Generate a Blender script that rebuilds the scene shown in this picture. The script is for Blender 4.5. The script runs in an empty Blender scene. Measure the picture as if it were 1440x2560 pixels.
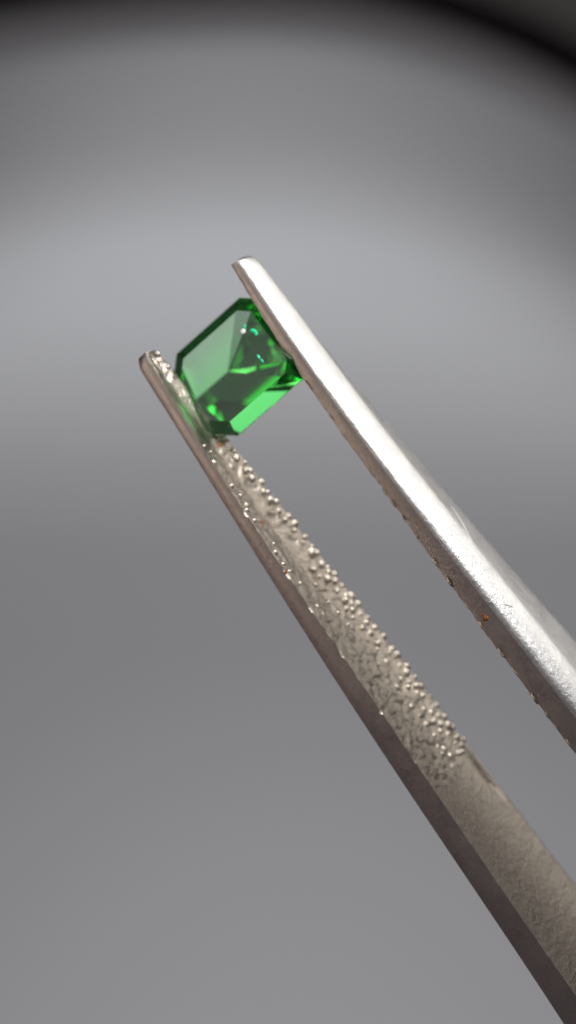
import bpy, bmesh, math, random
import numpy as np
from mathutils import Vector, noise

random.seed(4)
S = 0.1                      # the script measures in millimetres; one Blender unit is one centimetre
scene = bpy.context.scene
scene.unit_settings.system = 'METRIC'
scene.unit_settings.scale_length = 0.01
COL = scene.collection
PI = math.pi

# ------------------------------------------------------------------ camera
FPX = 3540.0                 # focal length in photograph pixels (1440 x 2560)
cam_d = bpy.data.cameras.new("camera")
cam = bpy.data.objects.new("camera", cam_d)
COL.objects.link(cam)
cam.location = (0, 0, 0)
cam.rotation_euler = (PI / 2, 0, 0)
cam_d.sensor_fit = 'VERTICAL'
cam_d.sensor_height = 24.0
cam_d.sensor_width = 13.5
cam_d.lens = 24.0 * FPX / 2560.0
cam_d.clip_start = 0.05
cam_d.clip_end = 500.0
cam_d.dof.use_dof = True
cam_d.dof.focus_distance = 57.4 * S
APERTURE_MM = 2.3
cam_d.dof.aperture_fstop = (cam_d.lens * 1e-3) / (APERTURE_MM * S * 0.01 * 10) / 10
scene.camera = cam

# ------------------------------------------------------------------ world
w = bpy.data.worlds.new("World")
scene.world = w
w.use_nodes = True
bg = w.node_tree.nodes["Background"]
bg.inputs[0].default_value = (1.0, 0.86, 0.98, 1)
bg.inputs[1].default_value = 0.055

# ------------------------------------------------------------------ exposure
scene.render.engine = 'CYCLES'
vs = scene.view_settings
vs.view_transform = 'Standard'
vs.look = 'None'
vs.exposure = 0.0
vs.gamma = 1.0
cy = scene.cycles
cy.use_denoising = True
cy.max_bounces = 24
cy.transmission_bounces = 20
cy.glossy_bounces = 8
cy.transparent_max_bounces = 8
cy.caustics_refractive = False
cy.caustics_reflective = False
cy.blur_glossy = 1.0
cy.sample_clamp_indirect = 3.0

# ------------------------------------------------------------------ frame of the tweezers
s2 = np.array((0.553, -0.833))            # along the arms, in (right, up)
p2 = np.array((0.833, 0.553))             # across the arms
PHI, THETA = math.radians(3.0), math.radians(30.0)
s3 = Vector((s2[0], 0, s2[1])); p3 = Vector((p2[0], 0, p2[1])); toward = Vector((0, -1, 0))
A = (s3 * math.cos(PHI) + toward * math.sin(PHI)).normalized()
Cc = (toward * math.cos(PHI) - s3 * math.sin(PHI)).normalized()
N = (p3 * math.cos(THETA) + Cc * math.sin(THETA)).normalized()       # squeeze direction
W = (Cc * math.cos(THETA) - p3 * math.sin(THETA)).normalized()       # across the width of a jaw


def ray(px, py):
    return Vector(((px - 720.0) / FPX, 1.0, (1280.0 - py) / FPX))


def on_plane(px, py, p0, n):
    r = ray(px, py)
    return r * (p0.dot(n) / r.dot(n))


def proj(P):
    return np.array((720 + FPX * P.x / P.y, 1280 - FPX * P.z / P.y))


def uv(q):                                 # picture point -> (along, across)
    q = np.asarray(q, float)
    return np.stack((q[..., 0] * .553 + q[..., 1] * .833, q[..., 0] * .833 - q[..., 1] * .553), -1)


def pix(u, v):
    return (.553 * u + .833 * v, .833 * u - .553 * v)


def fit(pts, deg):
    q = uv(np.array(pts, float))
    x = (q[:, 0] - 1600) / 800
    c = np.polyfit(x, q[:, 1], deg)
    return lambda u: float(np.polyval(c, (u - 1600) / 800))


GEM_C = on_plane(*pix(1095, -15), Vector((0, 60, 0)), Vector((0, 1, 0)))
GEM_POS = on_plane(*pix(1095, -19), Vector((0, 60.3, 0)), Vector((0, 1, 0)))

# ------------------------------------------------------------------ lamps
def look(o, target):
    d = (Vector(target) - o.location)
    o.rotation_euler = d.to_track_quat('-Z', 'Y').to_euler()


def area(name, pos, target, size, energy, color, shape='DISK', size_y=None, spread=180):
    l = bpy.data.lights.new(name, 'AREA')
    l.shape = shape
    l.size = size * S
    if size_y:
        l.size_y = size_y * S
    l.energy = energy
    l.color = color
    l.spread = math.radians(spread)
    o = bpy.data.objects.new(name, l)
    COL.objects.link(o)
    o.location = Vector(pos) * S
    look(o, Vector(target) * S)
    return o


def spot(name, pos, target, energy, color, angle, blend, radius):
    l = bpy.data.lights.new(name, 'SPOT')
    l.energy = energy
    l.color = color
    l.spot_size = math.radians(angle)
    l.spot_blend = blend
    l.shadow_soft_size = radius * S
    o = bpy.data.objects.new(name, l)
    COL.objects.link(o)
    o.location = Vector(pos) * S
    look(o, Vector(target) * S)
    return o


AIM = (4, 58, 0)
area("key_lamp", (33, -18, 76), (0, 59, 6), 38, 1700, (1.0, 0.985, 0.96))
area("right_fill", (215, 105, 165), AIM, 240, 860, (1.0, 0.96, 0.90), 'SQUARE', spread=80)  # added fill, no window there; lifts the far face and inner jaw
area("warm_fill", (-117, 0, -24), (-5, 58, 4), 60, 52, (1.0, 0.78, 0.64), spread=90)  # added unseen fill; warms the near sides of the arms
area("veil_fill", (-170, -147, 90), (0, 60, 6), 150, 55, (0.96, 1.0, 0.95), spread=60)  # added unseen light; its reflection veils the stone's table
area("crown_fill", (-108, 98, 106), (0, 60, 6), 44, 2.2, (0.8, 1.0, 0.85), spread=40)  # added only to brighten the stone's lower-right crown strip
spot("sheet_fill", (5, 140, 60), (0, 255, -250), 4400, (0.95, 0.975, 1.0), 84, 1.0, 30)  # added spot that lifts the lower part of the sheet
spot("facet_fill", (160, 150, 0), (112, 285, -140), 18500, (1.0, 0.97, 0.92), 28, 1.0, 15)  # added narrow spot on unseen sheet; brightens the stone's pale facet
BACK_LAMP = (-10, 150, 330)
CONE, BLEND = math.radians(25.0), 0.42
CONE_AXIS = Vector((0, math.cos(math.radians(78.9)), -math.sin(math.radians(78.9))))
spot("backdrop_lamp", BACK_LAMP, Vector(BACK_LAMP) + CONE_AXIS * 100, 42000, (0.945, 0.975, 1.0), 50, BLEND, 25)


# ------------------------------------------------------------------ node helpers
def mat(name):
    m = bpy.data.materials.new(name)
    m.use_nodes = True
    nt = m.node_tree
    nt.nodes.clear()
    out = nt.nodes.new('ShaderNodeOutputMaterial')
    return m, nt, out


def node(nt, kind, **kw):
    n = nt.nodes.new(kind)
    for k, v in kw.items():
        if k in n.inputs:
            n.inputs[k].default_value = v
        else:
            setattr(n, k, v)
    return n


def ramp(nt, fac, stops):
    r = nt.nodes.new('ShaderNodeValToRGB')
    e = r.color_ramp.elements
    while len(e) < len(stops):
        e.new(0.5)
    for i, (p, c) in enumerate(stops):
        e[i].position = p
        e[i].color = c if len(c) == 4 else (*c, 1)
    nt.links.new(fac, r.inputs[0])
    return r


def steel(name, base, rough, grain, pits, stain=0.0, metal=1.0):
    """Worn steel: mottled colour and gloss, fine lengthwise grain, pits."""
    m, nt, out = mat(name)
    L = nt.links.new
    b = node(nt, 'ShaderNodeBsdfPrincipled', Metallic=metal)
    tc = node(nt, 'ShaderNodeTexCoord')
    n1 = node(nt, 'ShaderNodeTexNoise', Scale=9.0, Detail=5.0, Roughness=0.65)
    L(tc.outputs['Object'], n1.inputs['Vector'])
    dark = tuple(c * 0.86 for c in base)
    r1 = ramp(nt, n1.outputs['Fac'], [(0.3, dark), (0.68, base)])
    col = r1.outputs[0]
    if stain:
        n4 = node(nt, 'ShaderNodeTexNoise', Scale=16.0, Detail=3.0, Roughness=0.5)
        L(tc.outputs['Object'], n4.inputs['Vector'])
        r4 = ramp(nt, n4.outputs['Fac'], [(0.60, (0, 0, 0)), (0.74, (stain, stain, stain))])
        mx = node(nt, 'ShaderNodeMixRGB')
        mx.inputs[2].default_value = (0.22, 0.11, 0.06, 1)
        L(r4.outputs[0], mx.inputs[0]); L(col, mx.inputs[1])
        col = mx.outputs[0]
    L(col, b.inputs['Base Color'])
    r2 = ramp(nt, n1.outputs['Fac'], [(0.25, (rough + .12,) * 3), (0.75, (rough - .05,) * 3)])
    L(r2.outputs[0], b.inputs['Roughness'])
    # grain stretched along the arm
    at = node(nt, 'ShaderNodeAttribute', attribute_name='lay')
    mp = node(nt, 'ShaderNodeMapping')
    mp.inputs['Scale'].default_value = (1.6, 13.0, 13.0)
    L(at.outputs['Vector'], mp.inputs['Vector'])
    n2 = node(nt, 'ShaderNodeTexNoise', Scale=1.0, Detail=6.0, Roughness=0.7)
    L(mp.outputs[0], n2.inputs['Vector'])
    n3 = node(nt, 'ShaderNodeTexNoise', Scale=55.0, Detail=4.0, Roughness=0.6)
    L(tc.outputs['Object'], n3.inputs['Vector'])
    b1 = node(nt, 'ShaderNodeBump', Strength=grain, Distance=0.0020)
    L(n2.outputs['Fac'], b1.inputs['Height'])
    b2 = node(nt, 'ShaderNodeBump', Strength=pits, Distance=0.0030)
    L(n3.outputs['Fac'], b2.inputs['Height'])
    L(b1.outputs[0], b2.inputs['Normal'])
    L(b2.outputs[0], b.inputs['Normal'])
    L(b.outputs[0], out.inputs[0])
    return m


M_OUTER = steel("satin_steel", (0.72, 0.72, 0.72), 0.38, 1.0, 0.6)
M_SIDE = steel("edge_steel", (0.54, 0.49, 0.46), 0.36, 0.8, 0.4)
M_INNER = steel("pitted_steel", (0.48, 0.43, 0.37), 0.38, 0.6, 1.0, 0.15)
M_BUMP = steel("bump_steel", (0.66, 0.60, 0.52), 0.40, 0.0, 0.3, 0.2)
M_SCRATCH = steel("scratch_steel", (0.92, 0.92, 0.91), 0.30, 0.0, 0.2)
m, nt, out = mat("rust")
b = node(nt, 'ShaderNodeBsdfPrincipled', Roughness=0.5, Metallic=0.2)
b.inputs['Base Color'].default_value = (0.26, 0.10, 0.035, 1)
nt.links.new(b.outputs[0], out.inputs[0])
M_RUST = m

for nm, c_ in (("glint_white", (.95, .97, .95)), ("glint_green", (.02, .78, .36))):  # colours of the painted glints on the stone
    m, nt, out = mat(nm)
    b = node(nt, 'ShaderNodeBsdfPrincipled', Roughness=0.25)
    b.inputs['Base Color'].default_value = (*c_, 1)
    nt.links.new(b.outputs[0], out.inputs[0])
M_GLINT_WHITE, M_GLINT = bpy.data.materials["glint_white"], bpy.data.materials["glint_green"]

m, nt, out = mat("green_glass")
IOR = 1.60
g = node(nt, 'ShaderNodeBsdfGlass', Roughness=0.0, IOR=IOR)
g.inputs['Color'].default_value = (1, 1, 1, 1)
va = node(nt, 'ShaderNodeVolumeAbsorption', Density=5.0)
va.inputs['Color'].default_value = (0.22, 0.91, 0.36, 1)
nt.links.new(g.outputs[0], out.inputs['Surface'])
nt.links.new(va.outputs[0], out.inputs['Volume'])
M_GEM = m

m, nt, out = mat("grey_paper")
b = node(nt, 'ShaderNodeBsdfPrincipled', Roughness=0.9)
b.inputs['Specular IOR Level'].default_value = 0.1
b.inputs['Base Color'].default_value = (0.455, 0.453, 0.462, 1)
nt.links.new(b.outputs[0], out.inputs[0])
M_PAPER = m
m, nt, out = mat("black_cloth")
b = node(nt, 'ShaderNodeBsdfPrincipled', Roughness=1.0)
b.inputs['Specular IOR Level'].default_value = 0.0
b.inputs['Base Color'].default_value = (0.018, 0.014, 0.016, 1)
nt.links.new(b.outputs[0], out.inputs[0])
M_BLACK = m
m, nt, out = mat("dark_wall_paint")
b = node(nt, 'ShaderNodeBsdfPrincipled', Roughness=0.9)
b.inputs['Specular IOR Level'].default_value = 0.1
b.inputs['Base Color'].default_value = (0.42, 0.42, 0.38, 1)
nt.links.new(b.outputs[0], out.inputs[0])
M_DARK = m


# ------------------------------------------------------------------ mesh helpers
def link_mesh(name, verts, faces, mats, parent=None, fmats=None, smooth=True, lay=None):
    me = bpy.data.meshes.new(name)
    me.from_pydata([tuple(Vector(v) * S) for v in verts], [], faces)
    for mm in mats:
        me.materials.append(mm)
    if fmats is not None:
        me.polygons.foreach_set('material_index', fmats)
    me.polygons.foreach_set('use_smooth', [smooth] * len(me.polygons))
    if lay is not None:
        at = me.attributes.new('lay', 'FLOAT_VECTOR', 'POINT')
        at.data.foreach_set('vector', np.asarray(lay, np.float32).ravel())
    me.update()
    o = bpy.data.objects.new(name, me)
    COL.objects.link(o)
    if parent is not None:
        o.parent = parent
    return o


def tag(o, label=None, cat=None, kind=None, group=None):
    if label: o['label'] = label
    if cat: o['category'] = cat
    if kind: o['kind'] = kind
    if group: o['group'] = group
    return o


# ------------------------------------------------------------------ backdrop: a grey sheet bent in soft waves
BY = 300.0                                          # its distance behind the camera, mm
MMPX = BY / FPX


def build_backdrop():
    lamp = Vector(BACK_LAMP)
    D0 = (lamp - Vector((0, BY, 56))).length
    PEAK = 0.72
    # wanted light on the sheet, down the middle of the picture (row -> share of the brightest part)
    rows = [-400, 60, 150, 250, 300, 450, 600, 780, 950, 1150, 1350, 1600, 2000, 2500, 3200, 4500]
    want = [.12, .17, .32, .48, .57, .80, .99, .88, .70, .48, .34, .31, .33, .34, .36, .36]
    def slope(r, y):
        z = (1280 - r) * MMPX
        d = lamp - Vector((0, y, z))
        dist = d.length
        d.normalize()
        el = math.atan2(d.z, -d.y)                       # elevation of the lamp as the sheet sees it
        fall = (D0 / dist) ** 2
        t = (d * -1).dot(CONE_AXIS) - math.cos(CONE)
        t = max(0.0, min(1.0, t / (BLEND * (1 - math.cos(CONE)))))
        fall *= max(0.10, t * t * (3 - 2 * t))
        k = min(0.85, max(0.45 if r < 420 else 0.2, np.interp(r, rows, want) * PEAK / fall))
        return math.tan(max(-1.0, min(0.6, el - math.acos(k))))      # lean of the normal
    STEP = 18.0
    prof = []
    y, r = BY, 620.0
    while r < 5600:                                      # down from the brightest row
        prof.append((r, y))
        y -= STEP * MMPX * min(slope(r, y), 0.45)
        r += STEP
    prof.reverse()
    y, r = BY, 620.0
    while r > -62:                                       # and up
        y += STEP * MMPX * slope(r, y)
        r -= STEP
        prof.append((r, y))
    pr = np.array(prof)
    xs = np.linspace(-330, 330, 111)
    V, F = [], []
    for r, yy in pr:
        for x in xs:
            xp = x / MMPX + 720
            arch = 0.00034 * (xp - 620) ** 2 * (1.0 if xp > 620 else 0.45)
            arch = min(arch, 900.0) * max(0.0, min(1.0, (1500 - r) / 1300))
            V.append((x, yy, (1280 - r - arch) * MMPX))
    nx = len(xs)
    for i in range(len(pr) - 1):
        for j in range(nx - 1):
            a = i * nx + j
            F.append((a, a + 1, a + nx + 1, a + nx))
    o = link_mesh("backdrop", V, F, [M_PAPER])
    tag(o, "soft grey backdrop sheet out of focus behind the tweezers", None, 'structure')
    so = o.modifiers.new("thickness", 'SOLIDIFY'); so.thickness = 0.6 * S; so.offset = 0; so.use_flat_faces = True
    # a round black border runs along the top edge
    top = [Vector(v) for v in V[-nx:]]
    BV, BF = [], []
    for i, c in enumerate(top):
        t = (top[min(nx - 1, i + 1)] - top[max(0, i - 1)]).normalized()
        e1 = Vector((0, 1, 0)); e2 = t.cross(e1).normalized()
        for k in range(12):
            a = 2 * PI * k / 12
            BV.append(c + e1 * (4.6 * math.cos(a) - 1.0) + e2 * (4.6 * math.sin(a)))
    for i in range(nx - 1):
        for k in range(12):
            a, b_ = i * 12 + k, i * 12 + (k + 1) % 12
            BF.append((a, b_, b_ + 12, a + 12))
    link_mesh("border", BV, BF, [M_BLACK], o)
    # the dark wall behind the sheet's top edge
    yb = 430
    V = [(-400, yb, -300), (400, yb, -300), (400, yb, 400), (-400, yb, 400),
         (-400, yb + 8, -300), (400, yb + 8, -300), (400, yb + 8, 400), (-400, yb + 8, 400)]
    F = [(0, 1, 2, 3), (5, 4, 7, 6), (4, 0, 3, 7), (1, 5, 6, 2), (3, 2, 6, 7), (4, 5, 1, 0)]
    o = link_mesh("wall", V, F, [M_DARK], smooth=False)
    tag(o, "dark wall behind the top edge of the grey backdrop", None, 'structure')


build_backdrop()

# ------------------------------------------------------------------ edges of the two arms as seen from the camera
L0 = [(342, 902), (371, 962), (413, 1031), (453, 1093), (504, 1169), (542, 1227), (603, 1320), (682, 1457), (769, 1594), (840, 1700),
      (907, 1804), (1015, 1971), (1090, 2092), (1198, 2237), (1298, 2383), (1407, 2560)]
L1 = [(358, 880), (376, 907), (406, 954), (431, 1000), (458, 1047), (498, 1104), (524, 1150), (545, 1180), (571, 1222), (624, 1295), (697, 1403),
      (780, 1526), (841, 1616), (915, 1721), (973, 1812), (1036, 1908), (1094, 1992), (1157, 2083), (1269, 2237), (1352, 2362), (1440, 2492)]
L2 = [(385, 868), (440, 930), (530, 1045), (587, 1113), (635, 1174), (697, 1257), (733, 1308), (787, 1367), (874, 1477), (928, 1546), (993, 1625),
      (1052, 1712), (1115, 1785), (1169, 1850), (1215, 1921), (1294, 2029), (1352, 2096), (1402, 2158), (1440, 2208)]
U0 = [(579, 661), (597, 699), (627, 747), (657, 796), (721, 890), (755, 939), (815, 1029), (882, 1122), (935, 1197), (992, 1272),
      (1054, 1359), (1100, 1424), (1144, 1487), (1182, 1540), (1227, 1599), (1303, 1697), (1353, 1778), (1407, 1841), (1440, 1884)]
U1 = [(594, 656), (657, 751), (721, 845), (770, 915), (845, 1015), (897, 1090), (927, 1134), (981, 1205), (1039, 1278), (1100, 1358),
      (1151, 1424), (1209, 1496), (1281, 1590), (1353, 1684), (1440, 1797)]
U2 = [(640, 636), (687, 699), (747, 770), (819, 860), (882, 927), (957, 1021), (1029, 1107), (1100, 1190), (1122, 1214), (1173, 1279),
      (1256, 1370), (1339, 1460), (1440, 1579)]
fL0, fL1, fL2 = fit(L0, 4), fit(L1, 4), fit(L2, 4)
fU0, fU1, fU2 = fit(U0, 4), fit(U1, 3), fit(U2, 3)


def solve(base, direction, f, guess):
    """How far to go from base along direction so that the point falls on the edge f."""
    k = guess
    def err(k):
        q = uv(proj(base + direction * k))
        return q[1] - f(q[0])
    for _ in range(6):
        e0 = err(k); e1 = err(k + 0.05)
        d = (e1 - e0) / 0.05
        if abs(d) < 1e-6: break
        k -= e0 / d
    return k


def fbm(x, y, z, sc, o=3):
    return noise.fractal(Vector((x * sc, y * sc, z * sc)), 0.9, 2.1, o)


def sm(a, b, x):
    t = max(0.0, min(1.0, (x - a) / (b - a)))
    return t * t * (3 - 2 * t)


tweezers = bpy.data.objects.new("tweezers", None)
COL.objects.link(tweezers)
tweezers.empty_display_size = 1.0
tag(tweezers, "worn steel gem tweezers with beaded inner jaws gripping the green stone", "tweezers")

PLANE_NEAR = GEM_C + W * 1.0                      # plane that holds the near edges of both jaws


def stations(u0, u1, dense, step):
    us = [u0]
    while us[-1] < u1:
        us.append(us[-1] + step)
    return us


JOINT = None


def tail(rows, arm_dir_n, n_end):
    """Carry the arm on outside the picture to the joint at the far end of the tweezers."""
    out = []
    last = rows[-1]; prev = rows[-12]
    d = (sum((Vector(v) for v in last), Vector()) - sum((Vector(v) for v in prev), Vector())) / len(last)
    d.normalize()
    base_len = 75.0
    for k in range(1, 26):
        t = k / 25
        bow = math.sin(t * PI) * 3.0 * arm_dir_n + n_end * t * t
        off = d * (base_len * t) + N * bow
        c = sum((Vector(v) for v in last), Vector()) / len(last)
        grow = 1 + 0.5 * math.sin(t * PI / 2)
        out.append([c + (Vector(v) - c) * grow + off for v in last])
    return out


def loft(name, rows, lays, sect_mat, label):
    n = len(rows[0])
    V = [v for r in rows for v in r]
    LAY = [l for r in lays for l in r]
    F, FM = [], []
    for i in range(len(rows) - 1):
        for j in range(n):
            a, b_ = i * n + j, i * n + (j + 1) % n
            F.append((a, b_, b_ + n, a + n))
            FM.append(sect_mat[j])
    # rounded-off ends: a fan to the middle of the first and last section
    for ri, flip in ((0, False), (len(rows) - 1, True)):
        c = sum((Vector(v) for v in rows[ri]), Vector()) / n
        ci = len(V)
        V.append(c + (A * -0.06 if ri == 0 else A * 0.06))
        LAY.append(LAY[ri * n])
        for j in range(n):
            a, b_ = ri * n + j, ri * n + (j + 1) % n
            F.append((b_, a, ci) if not flip else (a, b_, ci))
            FM.append(1)
    o = link_mesh(name, V, F, [M_INNER, M_SIDE, M_OUTER], tweezers, FM, True, LAY)
    tag(o, label)
    try:
        o.data.set_sharp_from_angle(angle=math.radians(55))
    except Exception:
        pass
    return o


# ---- lower arm: its beaded inner face looks up at the camera
U_START_L, U_END_L = 934.0, 2960.0
KNURL_END = 2270.0
lower_info = []


def lower_section(u):
    P1 = on_plane(*pix(u, fL1(u)), PLANE_NEAR, Cc)
    wd = -solve(P1, -W, fL2, 2.0) * -1
    th = solve(P1, -N, fL0, 0.5)
    return P1, abs(wd), max(0.18, th)


def lower_arm():
    rows, lays, mats = [], [], None
    us = stations(U_START_L, U_END_L, 0, 4.0)
    NI, NS, NB = 38, 7, 12
    for i, u in enumerate(us):
        P1, wd, th = lower_section(u)
        tip = sm(-0.02, 1.0, (u - U_START_L) / 34.0)
        tipw = 0.70 + 0.30 * math.sqrt(max(0, 1 - (1 - min(1, (u - U_START_L) / 30)) ** 2))
        lower_info.append((u, P1, wd, th))
        sec, ly = [], []
        worn = 1 - sm(KNURL_END - 50, KNURL_END + 15, u)
        groove = 0.22 * (1 - sm(1500, 1880, u))
        al = (u - 934) / 60.0
        cen = wd / 2
        def pt(wv, nv):
            wv2 = cen + (wv - cen) * tipw
            sec.append(P1 - W * wv2 + N * (nv * (0.75 + 0.25 * tip)))
            ly.append((al, wv, nv))
        # inner face, near edge to far edge
        for j in range(NI):
            t = j / (NI - 1)
            wv = t * wd
            q = fbm(al * 0.8, wv, 3.1, 3.4, 4)
            amp = 0.010 + 0.062 * worn * (1 - 0.75 * sm(990, 1040, u) * (1 - sm(1180, 1230, u)))
            edge = min(t, 1 - t)
            nv = amp * q * (0.35 + 0.65 * sm(0, .12, edge))
            g = (t - 0.56) / 0.24
            nv -= groove * math.exp(-g * g)
            if t < 0.001:                                # burred near edge
                b_ = fbm(al, 7.7, 0, 1.7, 3)
                nv += worn * 0.10 * min(0.0, b_ + 0.2) * sm(1240, 1420, u) + 0.05 * b_ * sm(1350, 1700, u) * worn - 0.004
            if t > 0.999:
                nv -= 0.06
            gr = (t - 0.91) / 0.035                     # a groove beside the far edge where the grip ends
            nv -= 0.22 * math.exp(-gr * gr) * sm(KNURL_END - 130, KNURL_END - 60, u) * (1 - sm(KNURL_END + 60, KNURL_END + 150, u))
            pt(wv, nv)
        # far side
        for j in range(1, 4):
            pt(wd + 0.02, -th * j / 4)
        # outer face (away from the camera)
        for j in range(NB):
            t = j / (NB - 1)
            bulge = 0.18 * wd * math.sin(PI * t) * 0.5
            pt(wd * (1 - t), -th - bulge)
        # near side
        for j in range(1, NS + 1):
            t = j / (NS + 1)
            pt(-0.05 * math.sin(PI * t) , -th * (1 - t))
        rows.append(sec); lays.append(ly)
        if mats is None:
            mats = [0] * (NI - 1) + [1] * 3 + [1] + [2] * (NB - 1) + [1] * (NS + 1)
            mats = mats[:len(sec)]
    for k, r in enumerate(tail(rows, -1.0, 4.0)):
        rows.append(r); lays.append([(l[0] + 3 * (k + 1), l[1], l[2]) for l in lays[len(us) - 1]])
    return loft("arm", rows, lays, mats, "lower arm, its brownish beaded inner face turned to the camera")


arm_lower = lower_arm()

# ---- upper arm: its rounded outer face looks at the camera
U_START_U, U_END_U = 872.0, 2440.0
upper_info = []


def upper_arm():
    rows, lays, mats = [], [], None
    us = stations(U_START_U, U_END_U, 0, 5.0)
    NI, NS, NO = 10, 6, 26
    for i, u in enumerate(us):
        P0 = on_plane(*pix(u, fU0(u)), PLANE_NEAR, Cc)
        th = max(0.12, solve(P0, N, fU1, 0.4))
        k0 = max(0.0, min(1.0, (u - U_START_U) / 1200))
        rise = 0.42 + 0.28 * k0
        wd = abs(solve(P0 + N * (th + rise * 0.6), -W, fU2, 2.0))
        upper_info.append((u, P0, wd, th))
        sec, ly = [], []
        al = (u - 872) / 60.0
        e = min(1.0, (u - U_START_U) / 40)
        tipw = 0.80 + 0.20 * math.sqrt(max(0, 1 - (1 - e) ** 2))
        tiph = 0.75 + 0.25 * math.sqrt(max(0, 1 - (1 - e) ** 2))
        def pt(wv, nv):
            wv2 = wv * tipw if wv > 0 else wv
            sec.append(P0 - W * wv2 + N * (nv * tiph))
            ly.append((al, wv, nv))
        scal = 0.05 * fbm(al * .9, 2.2, 0, 1.1, 3)
        # near side, from the inner edge up
        for j in range(NS + 1):
            t = j / NS
            wv = -0.04 * math.sin(PI * t)
            nv = th * t + (scal * (1 - t) if t < .5 else 0)
            pt(wv, nv)
        # outer face: rolls over from the near side, then a long shallow slope to the far edge
        rr = min(1.25, wd * 0.62)
        for j in range(1, NO + 1):
            t = j / NO
            if t < 0.5:
                a = t / 0.5 * PI / 2
                wv = rr * (1 - math.cos(a)); nv = th + rise * math.sin(a)
            else:
                q = (t - 0.5) / 0.5
                wv = rr + (wd - rr) * q
                nv = th + rise * (1 - 0.62 * q - 0.30 * q ** 2)
            pt(wv, nv)
        # far side
        pt(wd + 0.02, th * 0.66); pt(wd + 0.02, th * 0.33)
        # inner face
        for j in range(NI):
            t = j / NI
            wv = wd * (1 - t)
            pt(wv, 0.05 * fbm(al, wv, 5.5, 2.4, 3))
        rows.append(sec); lays.append(ly)
        if mats is None:
            mats = [1] * NS + [2] * NO + [1] * 3 + [0] * NI
            mats = mats[:len(sec)]
    for k, r in enumerate(tail(rows, 1.0, -4.0)):
        rows.append(r); lays.append([(l[0] + 3 * (k + 1), l[1], l[2]) for l in lays[len(us) - 1]])
    # the section runs the other way round, so turn it
    rows = [list(reversed(r)) for r in rows]; lays = [list(reversed(r)) for r in lays]
    mats = list(reversed(mats))
    mats = mats[1:] + mats[:1]
    return loft("arm", rows, lays, mats, "upper arm, its bright rounded outer face turned to the camera")


arm_upper = upper_arm()


# ---- beads of the grip
def bead_mesh(seed):
    V, F = [(0, 0, 1.0)], []
    rings, seg = 3, 8
    r_ = random.Random(seed)
    for r in range(1, rings + 1):
        a = PI / 2 * r / rings * 1.1
        for k in range(seg):
            b_ = 2 * PI * (k + 0.5 * (r % 2)) / seg
            q = 1 + r_.uniform(-.22, .22) * (0.4 if r == rings else 1)
            V.append((math.sin(a) * math.cos(b_) * q, math.sin(a) * math.sin(b_) * q, math.cos(a) * (1 + r_.uniform(-.15, .15))))
    for k in range(seg):
        F.append((0, 1 + k, 1 + (k + 1) % seg))
    for r in range(rings - 1):
        for k in range(seg):
            a = 1 + r * seg + k; b_ = 1 + r * seg + (k + 1) % seg
            F.append((a, a + seg, b_ + seg, b_))
    me = bpy.data.meshes.new("grip_bead")
    me.from_pydata(V, [], F)
    me.polygons.foreach_set('use_smooth', [True] * len(me.polygons))
    me.materials.append(M_BUMP)
    return me


from mathutils import Matrix
BEADS = [bead_mesh(k) for k in range(6)]
rng = random.Random(11)
FRAME = Matrix((A, W, N)).transposed()
FRAME_UP = Matrix((A, -W, -N)).transposed()


def bead(P, ra, rw, h, parent, frame):
    o = bpy.data.objects.new("grip_bead", rng.choice(BEADS))
    COL.objects.link(o)
    o.parent = parent
    o.matrix_world = Matrix.Translation(P * S) @ frame.to_4x4() @ Matrix.Diagonal((ra * S, rw * S, h * S, 1))
    return o


def section_at(info, u):
    k = max(0, min(len(info) - 1, int(round((u - info[0][0]) / (info[1][0] - info[0][0])))))
    return info[k]


n_bead = 0
pitch = 34.0
for row in (0, 1, 2, 3, 5, 6, 7, 8):
    u = 948.0 + (pitch / 2 if row % 2 else 0)
    while u < KNURL_END:
        uu = u + rng.uniform(-8, 8)
        _, P1, wd, th = section_at(lower_info, uu)
        wv_far = 0.15 + row * 0.34
        wv = wd - wv_far + rng.uniform(-.07, .07)
        t = wv / wd
        if 0.05 < t and uu < KNURL_END - 40 + (1 - t) * 60 and not 1000 < uu < 1190:
            far = 1 - sm(0.25, 0.62, wv_far / max(1.2, wd))
            near = 1 - sm(0.08, 0.28, t)
            k = max(far, 0.5 * near, 0.0) * rng.uniform(.5, 1.2)
            if rng.random() < 0.25 * sm(.25, .9, wv_far): k = 0
            k *= 1 - 0.6 * sm(KNURL_END - 60, KNURL_END, uu)
            k *= 0.45 + 0.55 * sm(950, 1250, uu)
            g = (t - 0.56) / 0.20
            if k > 0.09 and not (uu < 1600 and math.exp(-g * g) > 0.35):
                r_ = (0.085 + 0.085 * k) * rng.uniform(.8, 1.2)
                bead(P1 - W * wv - N * 0.05, r_ * rng.uniform(1, 1.3), r_, 0.06 + 0.14 * k, arm_lower, FRAME)
                n_bead += 1
        u += pitch
u = 905.0
while u < 2430:
    uu = u + rng.uniform(-10, 10)
    _, P0, wd, th = section_at(upper_info, uu)
    if not 960 < uu < 1210:
        for wv in (0.14, 0.50):
            bead(P0 - W * (wv + rng.uniform(-.05, .05)) + N * 0.07 + A * (0 if wv < .3 else .35), 0.30 * rng.uniform(.8, 1.3), 0.20,
                 (0.09 + 0.05 * sm(1200, 1800, uu)) * rng.uniform(.7, 1.3), arm_upper, FRAME_UP)
            n_bead += 1
    u += 46.0

# ---- marks on the steel: a long scratch and specks of rust
from mathutils.bvhtree import BVHTree


def tree_of(o):
    return BVHTree.FromPolygons([v.co.copy() for v in o.data.vertices], [tuple(p.vertices) for p in o.data.polygons])


T_UP, T_LOW = tree_of(arm_upper), tree_of(arm_lower)


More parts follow.
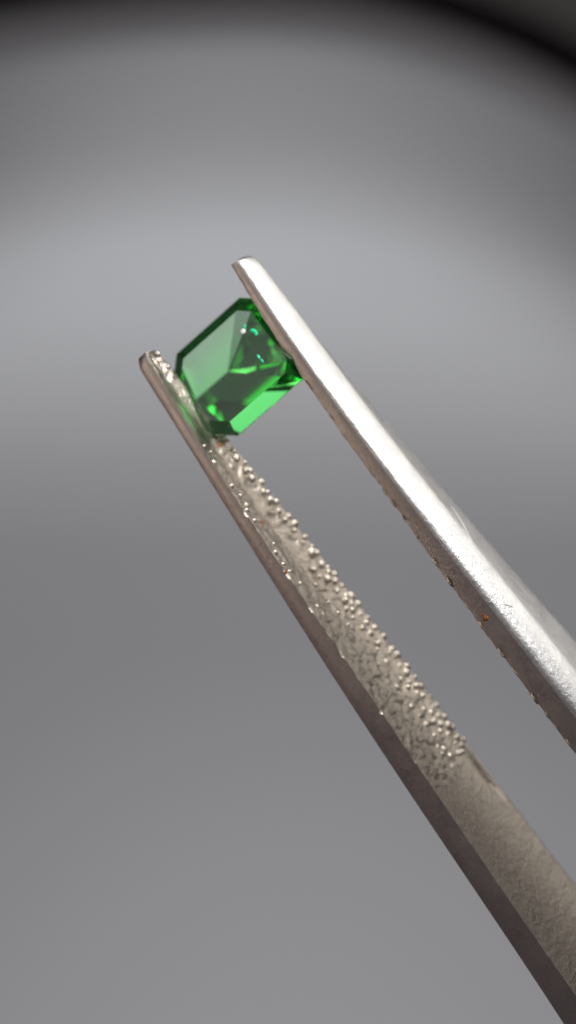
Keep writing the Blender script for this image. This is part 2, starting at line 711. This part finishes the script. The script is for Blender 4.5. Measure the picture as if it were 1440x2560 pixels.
def on_steel(tree, px, py):
    loc, n_, _, _ = tree.ray_cast(Vector((0, 0, 0)), ray(px, py).normalized())
    return None if loc is None else (loc / S, n_ if n_.y < 0 else -n_)


def scratch(pts, wid, parent, tree):
    V, F = [], []
    hits = [h for h in (on_steel(tree, *p) for p in pts) if h]
    for i, (P, n_) in enumerate(hits):
        t = (hits[min(len(hits) - 1, i + 1)][0] - hits[max(0, i - 1)][0]).normalized()
        sd = n_.cross(t).normalized()
        k = wid * math.sin(PI * (i + 0.4) / (len(hits) - 0.2))
        V += [P + sd * k - n_ * 0.03, P + n_ * 0.022, P - sd * k - n_ * 0.03]
    for i in range(len(hits) - 1):
        a = i * 3
        F += [(a, a + 1, a + 4, a + 3), (a + 1, a + 2, a + 5, a + 4)]
    link_mesh("scratch", V, F, [M_SCRATCH], parent)


def curve(p0, p1, p2, n_):
    out = []
    for i in range(n_):
        t = i / (n_ - 1)
        out.append(tuple((1 - t) ** 2 * p0[k] + 2 * t * (1 - t) * p1[k] + t * t * p2[k] for k in (0, 1)))
    return out


scratch(curve((1128, 1266), (1172, 1320), (1198, 1408), 16), 0.035, arm_upper, T_UP)
scratch(curve((1212, 1502), (1222, 1503), (1231, 1506), 6), 0.03, arm_upper, T_UP)
scratch(curve((1252, 1508), (1268, 1513), (1282, 1517), 6), 0.03, arm_upper, T_UP)


def rust_spot(px, py, size, parent, tree, seed):
    h = on_steel(tree, px, py)
    if not h:
        return
    P, n_ = h
    r_ = random.Random(seed)
    t = n_.orthogonal().normalized(); sd = n_.cross(t)
    V, F = [P + n_ * size * 0.25], []
    for ring, (q, hgt) in enumerate(((0.55, 0.16), (1.0, -0.08))):
        for k in range(9):
            a = 2 * PI * k / 9
            rr = size * q * r_.uniform(.65, 1.2)
            V.append(P + t * (math.cos(a) * rr) + sd * (math.sin(a) * rr) + n_ * (size * hgt))
    for k in range(9):
        F.append((0, 1 + k, 1 + (k + 1) % 9))
        F.append((1 + k, 10 + k, 10 + (k + 1) % 9, 1 + (k + 1) % 9))
    link_mesh("rust_spot", V, F, [M_RUST], parent)


for px, py, size, arm, tree in ((1216, 1546, .17, arm_upper, T_UP), (1207, 1537, .08, arm_upper, T_UP), (655, 1308, .13, arm_lower, T_LOW),
                                (716, 1428, .12, arm_lower, T_LOW), (548, 1112, .2, arm_lower, T_LOW)):
    rust_spot(px, py, size, arm, tree, int(px))

# ------------------------------------------------------------------ the stone
GEM_ROT = math.radians(6.0)          # turned in its own plane
GEM_TILT = math.radians(14.0)         # how far the table leans from the camera towards the lower jaw
GEM_PITCH = math.radians(-14.0)
PAV = 2.12                            # pavilion depth
CROWN = 0.60
KEEL = (-2.40, -0.50, -0.62)                # its two ends across the arms, and where it lies along them
HA, HW = 2.36, 2.60                # half sizes along and across the arms


def build_gem():
    n_ = (Cc * math.cos(GEM_TILT) - p3 * math.sin(GEM_TILT)).normalized()     # table normal
    across = (p3 - n_ * p3.dot(n_)).normalized()
    along = across.cross(n_) * -1
    if along.dot(A) < 0: along = -along
    if GEM_PITCH:
        R0 = Matrix.Rotation(GEM_PITCH, 3, across)
        n_ = R0 @ n_; along = R0 @ along
    R = Matrix.Rotation(GEM_ROT, 3, n_)
    across = R @ across; along = R @ along

    def octo(ha, hw, cut, z, da=0.0):
        c2 = cut * 0.66                # the corners at the upper jaw are cut less
        pts = [(ha - c2, hw), (ha, hw - c2), (ha, -hw + cut), (ha - cut, -hw),
               (-ha + cut, -hw), (-ha, -hw + cut), (-ha, hw - c2), (-ha + c2, hw)]
        return [GEM_POS + along * (a + da) + across * b_ + n_ * z for a, b_ in pts]
    def keel():
        k0, k1, ka = KEEL
        pts = [(.01, k1), (.03, k1 - .02), (.03, k0 + .02), (.01, k0), (-.01, k0), (-.03, k0 + .02), (-.03, k1 - .02), (-.01, k1)]
        return [GEM_POS + along * (a + ka) + across * b_ - n_ * PAV for a, b_ in pts]
    rings = [octo(HA - .56, HW - .50, .66, CROWN, .09),     # table
             octo(HA, HW, 0.92, 0.06),                  # girdle, upper
             octo(HA, HW, 0.92, -0.06),                 # girdle, lower
             keel()]
    V = [v for r in rings for v in r]
    F = [tuple(range(7, -1, -1))]
    for i in range(len(rings) - 1):
        for j in range(8):
            a, b_ = i * 8 + j, i * 8 + (j + 1) % 8
            F.append((a, b_, b_ + 8, a + 8))
    F.append(tuple(range((len(rings) - 1) * 8, len(rings) * 8)))
    o = link_mesh("gemstone", V, F, [M_GEM], smooth=False)
    bm = bmesh.new(); bm.from_mesh(o.data)
    bmesh.ops.recalc_face_normals(bm, faces=bm.faces)
    bm.to_mesh(o.data); bm.free()
    # painted glints on the table: highlights put into the colour of small bumps
    for px, py, ra, rb, turn, mm in ((608, 828, .10, .09, 0, M_GLINT_WHITE), (612, 817, .09, .045, 1.4, M_GLINT), (633, 827, .13, .07, .3, M_GLINT),
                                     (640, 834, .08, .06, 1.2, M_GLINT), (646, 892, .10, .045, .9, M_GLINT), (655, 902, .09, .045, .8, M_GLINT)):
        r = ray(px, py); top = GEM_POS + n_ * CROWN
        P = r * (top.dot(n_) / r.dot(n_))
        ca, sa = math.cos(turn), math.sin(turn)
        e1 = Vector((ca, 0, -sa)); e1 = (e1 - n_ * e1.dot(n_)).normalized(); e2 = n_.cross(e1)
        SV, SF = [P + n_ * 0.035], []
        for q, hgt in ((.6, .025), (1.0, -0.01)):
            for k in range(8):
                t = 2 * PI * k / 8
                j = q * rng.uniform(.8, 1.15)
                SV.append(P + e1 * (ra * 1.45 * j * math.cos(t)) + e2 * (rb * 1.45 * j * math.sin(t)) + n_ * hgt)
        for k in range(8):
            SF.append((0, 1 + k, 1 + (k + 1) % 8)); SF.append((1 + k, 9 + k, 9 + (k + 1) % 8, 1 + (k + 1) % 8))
        link_mesh("painted_glint", SV, SF, [mm], o)
    tag(o, "small faceted green stone with cut corners held between the tweezer tips", "gemstone")
    return o


gem = build_gem()
